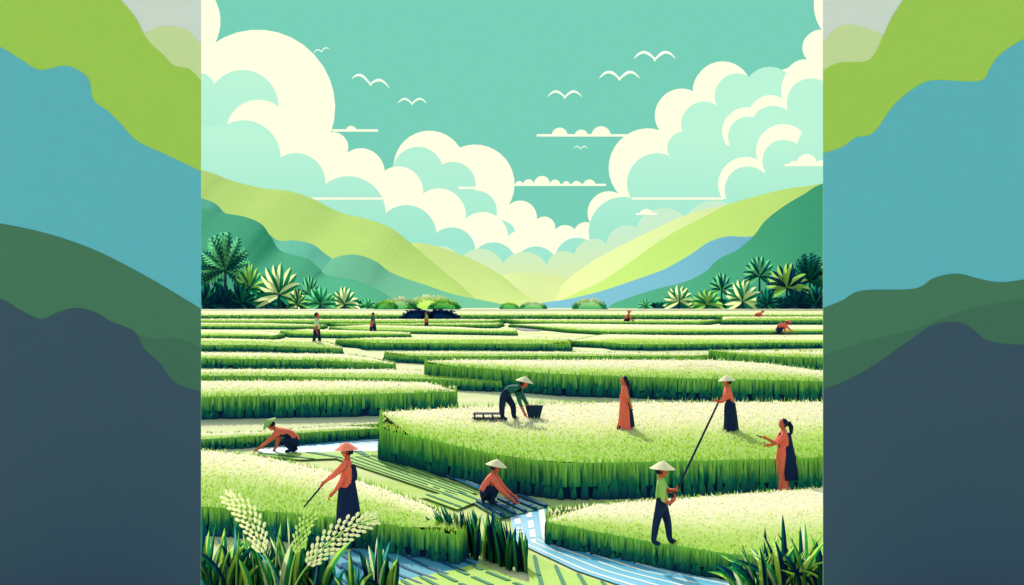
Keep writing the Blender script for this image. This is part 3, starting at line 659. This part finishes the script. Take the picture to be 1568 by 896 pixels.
person('farmer_man',(1013,834),.52,stand(122,face=1,stride=.11,arms={'ell':(-1,72,-.3),'wrl':(12,66,-.27),'hdl':(15,70,-.26),'elr':(10,80,.2),'wrr':(18,84,-.1),'hdr':(20,86,-.2)}),limec,navyc,1.2,hat=hatc,face=1,extra=ex2,sleeve=.1)
person('farmer_man',(1118,660),.94,stand(81,lean=-.05,arms={'ell':(-8,50,-.25),'wrl':(-17,46,-.22),'hdl':(-20,47,-.22),'elr':(-9,46,.1),'wrr':(-15,44,.0),'hdr':(-18,45,.0)}),orange,navyc,1.15,hat=hatc,skirt=[('sarong',[(0,43,8),(0,32,9.5),(1,15,10.5),(1,0,12)],navyc)],face=-1)
person('farmer_woman',(956,657),.94,stand(80,arms={'ell':(3,50,-.24),'wrl':(8,40,-.25),'hdl':(9,36,-.25)}),orange,orange,1.1,long_hair=True,skirt=[('dress',[(0,52,7.5),(0,42,7),(1,30,9),(1,12,10.5),(0,0,13)],orange),('dress_shade',[(3,44,5.5),(5,30,7),(6,14,8.5),(6,3,9.5)],navyc)],face=-1,sleeve=.2)  # navy loft on the right imitates the shaded side of the dress
def ex5(e,s,w):
    pole('sickle_handle',w('hdl')+Vector((.06,0,-.01)),w('hdl')+Vector((-.25,0,.07)),.014,wood,e)
person('farmer_woman',(1200,757),0.0,stand(116,arms={'ell':(-14,78,-.26),'wrl':(-27,86,-.28),'hdl':(-31,88,-.28),'elr':(-12,80,-.05),'wrr':(-20,76,-.1),'hdr':(-24,76,-.1)}),orange,orange,1.18,pony=True,skirt=[('skirt',[(0,72,9.5),(-1,55,11),(-2,28,11),(-2,5,12)],orange),('apron',[(2,94,9),(3,74,11.5),(6,52,13.5),(8,22,14)],navyc)],face=-1,extra=ex5,sleeve=.2)
J6={'pel':(-14,36,0),'spn':(-6,42,0),'cht':(4,44,0),'nck':(11,45,0),'hdb':(12,46,0),'head':(14,50,0),'shl':(6,42,-.17),'shr':(6,42,.17),'ell':(7,27,-.2),'wrl':(13,13,-.2),'hdl':(15,9,-.2),'elr':(14,28,.2),'wrr':(22,15,.15),'hdr':(24,11,.15),
'hpl':(-14,34,-.1),'hpr':(-12,34,.1),'knl':(-17,18,-.12),'knr':(-1,19,.1),'anl':(-16,3,-.12),'anr':(0,3,.12),'tol':(-9,1,-.12),'tor':(7,1,.12)}
person('farmer_man',(787,643),.94,{k:(a[0]*1.1,a[1]*1.12,a[2]) for k,a in J6.items()},dgc,navyc,1.35,hat=hatc,face=1,sleeve=.6,headr=.095)
b0=G(818,641,.94); s=b0.y/F; e=empty('harvest_basket',b0)
v=[];f=[]
for (r,z) in ((.62,0),(1.0,1.0),(.92,1.0),(.56,.1)):
    for k in range(20):
        a=2*math.pi*k/20; v.append((14*s*r*(abs(math.cos(a))**.6)*math.copysign(1,math.cos(a)),9*s*r*(abs(math.sin(a))**.6)*math.copysign(1,math.sin(a)),20*s*z))
for i in range(3):
    for k in range(20): f.append((i*20+k,i*20+(k+1)%20,(i+1)*20+(k+1)%20,(i+1)*20+k))
f.append(tuple(range(60,80)))
obj('woven_body',v,f,wood,e)
b0=G(747,642,.94); e=empty('wooden_sledge',b0)
def boxm(nm,x0,x1,y0,y1,z0,z1,m_,e):
    v=[(x,y,z) for x in(x0,x1) for y in(y0,y1) for z in(z0,z1)]; obj(nm,v,[(0,1,3,2),(4,6,7,5),(0,4,5,1),(2,3,7,6),(0,2,6,4),(1,5,7,3)],m_,e)
for i in range(4): boxm('slat_%d'%i,-22*s,22*s,-.3+.16*i,-.18+.16*i,8*s,9.6*s,wood,e)
for i,x in enumerate((-20,-7,7,20)): boxm('leg_%d'%i,(x-1)*s,(x+1)*s,-.28,.28,0,7.8*s,wood,e)
boxm('runner',-24*s,26*s,-.34,-.3,2*s,4*s,wood,e)
J7={'pel':(14,17,0),'spn':(7,27,0),'cht':(-8,33,0),'nck':(-20,36,0),'hdb':(-22,37,0),'head':(-26,41,0),'shl':(-13,31,-.17),'shr':(-13,31,.17),'ell':(-24,20,-.22),'wrl':(-38,9,-.22),'hdl':(-44,5,-.22),'elr':(-16,16,.2),'wrr':(-20,5,.2),'hdr':(-22,2,.2),
'hpl':(14,14,-.1),'hpr':(14,14,.1),'knl':(-6,20,-.14),'knr':(-3,16,.14),'anl':(8,3,-.12),'anr':(14,3,.12),'tol':(-3,1,-.12),'tor':(3,1,.12)}
person('farmer_man',(440,692),0.05,J7,orange,navyc,1.35,hat=hatg,face=-1,sleeve=.9,tilt=.5,headr=.095)
J8={'pel':(-14,12,0),'spn':(-10,22,0),'cht':(-3,34,0),'nck':(0,42,0),'hdb':(1,43,0),'head':(4,50,0),'shl':(0,37,-.17),'shr':(2,37,.17),'ell':(10,22,-.26),'wrl':(23,9,-.25),'hdl':(28,5,-.24),'elr':(14,20,.2),'wrr':(26,10,.2),'hdr':(31,6,.2),
'hpl':(-13,10,-.1),'hpr':(-13,10,.1),'knl':(7,24,-.16),'knr':(4,16,.16),'anl':(-3,3,-.14),'anr':(-6,3,.12),'tol':(7,1,-.14),'tor':(4,1,.12)}
person('farmer_woman',(755,770),.07,{k:(a[0]*1.1,a[1]*1.08,a[2]) for k,a in J8.items()},orange,navyc,1.35,hat=hatc,face=1,sleeve=.8,headr=.095)
person('farmer_man',(485,533),0,stand(54,face=1,stride=.09),creamc,navyc,1.2,hat=None,face=1,sleeve=.1)
person('farmer_man',(571,513),0,stand(34,face=-1,stride=.1),dgc,navyc,1.2,hat=None,face=-1,fingers=False,sleeve=.1,sub=0)
person('farmer_man',(653,504),0,stand(26,face=-1,stride=.05),limec,navyc,1.2,hat=None,face=-1,fingers=False,sleeve=.1,sub=0)
def sc(J,k,fl=1): return {a:(b_[0]*k*fl,b_[1]*k,*b_[2:]) for a,b_ in J.items()}
person('farmer_man',(962,496),0.1,sc(J8,.36),orange,navyc,1.3,hat=hato,face=1,fingers=False,sub=0)
person('farmer_man',(1160,490),0.1,sc(J7,.3,-1),orange,navyc,1.2,hat=hato,face=1,fingers=False,sub=0)
person('farmer_man',(1196,511),0.1,sc(J7,.42,-1),orange,navyc,1.2,hat=hato,face=1,fingers=False,sub=0)
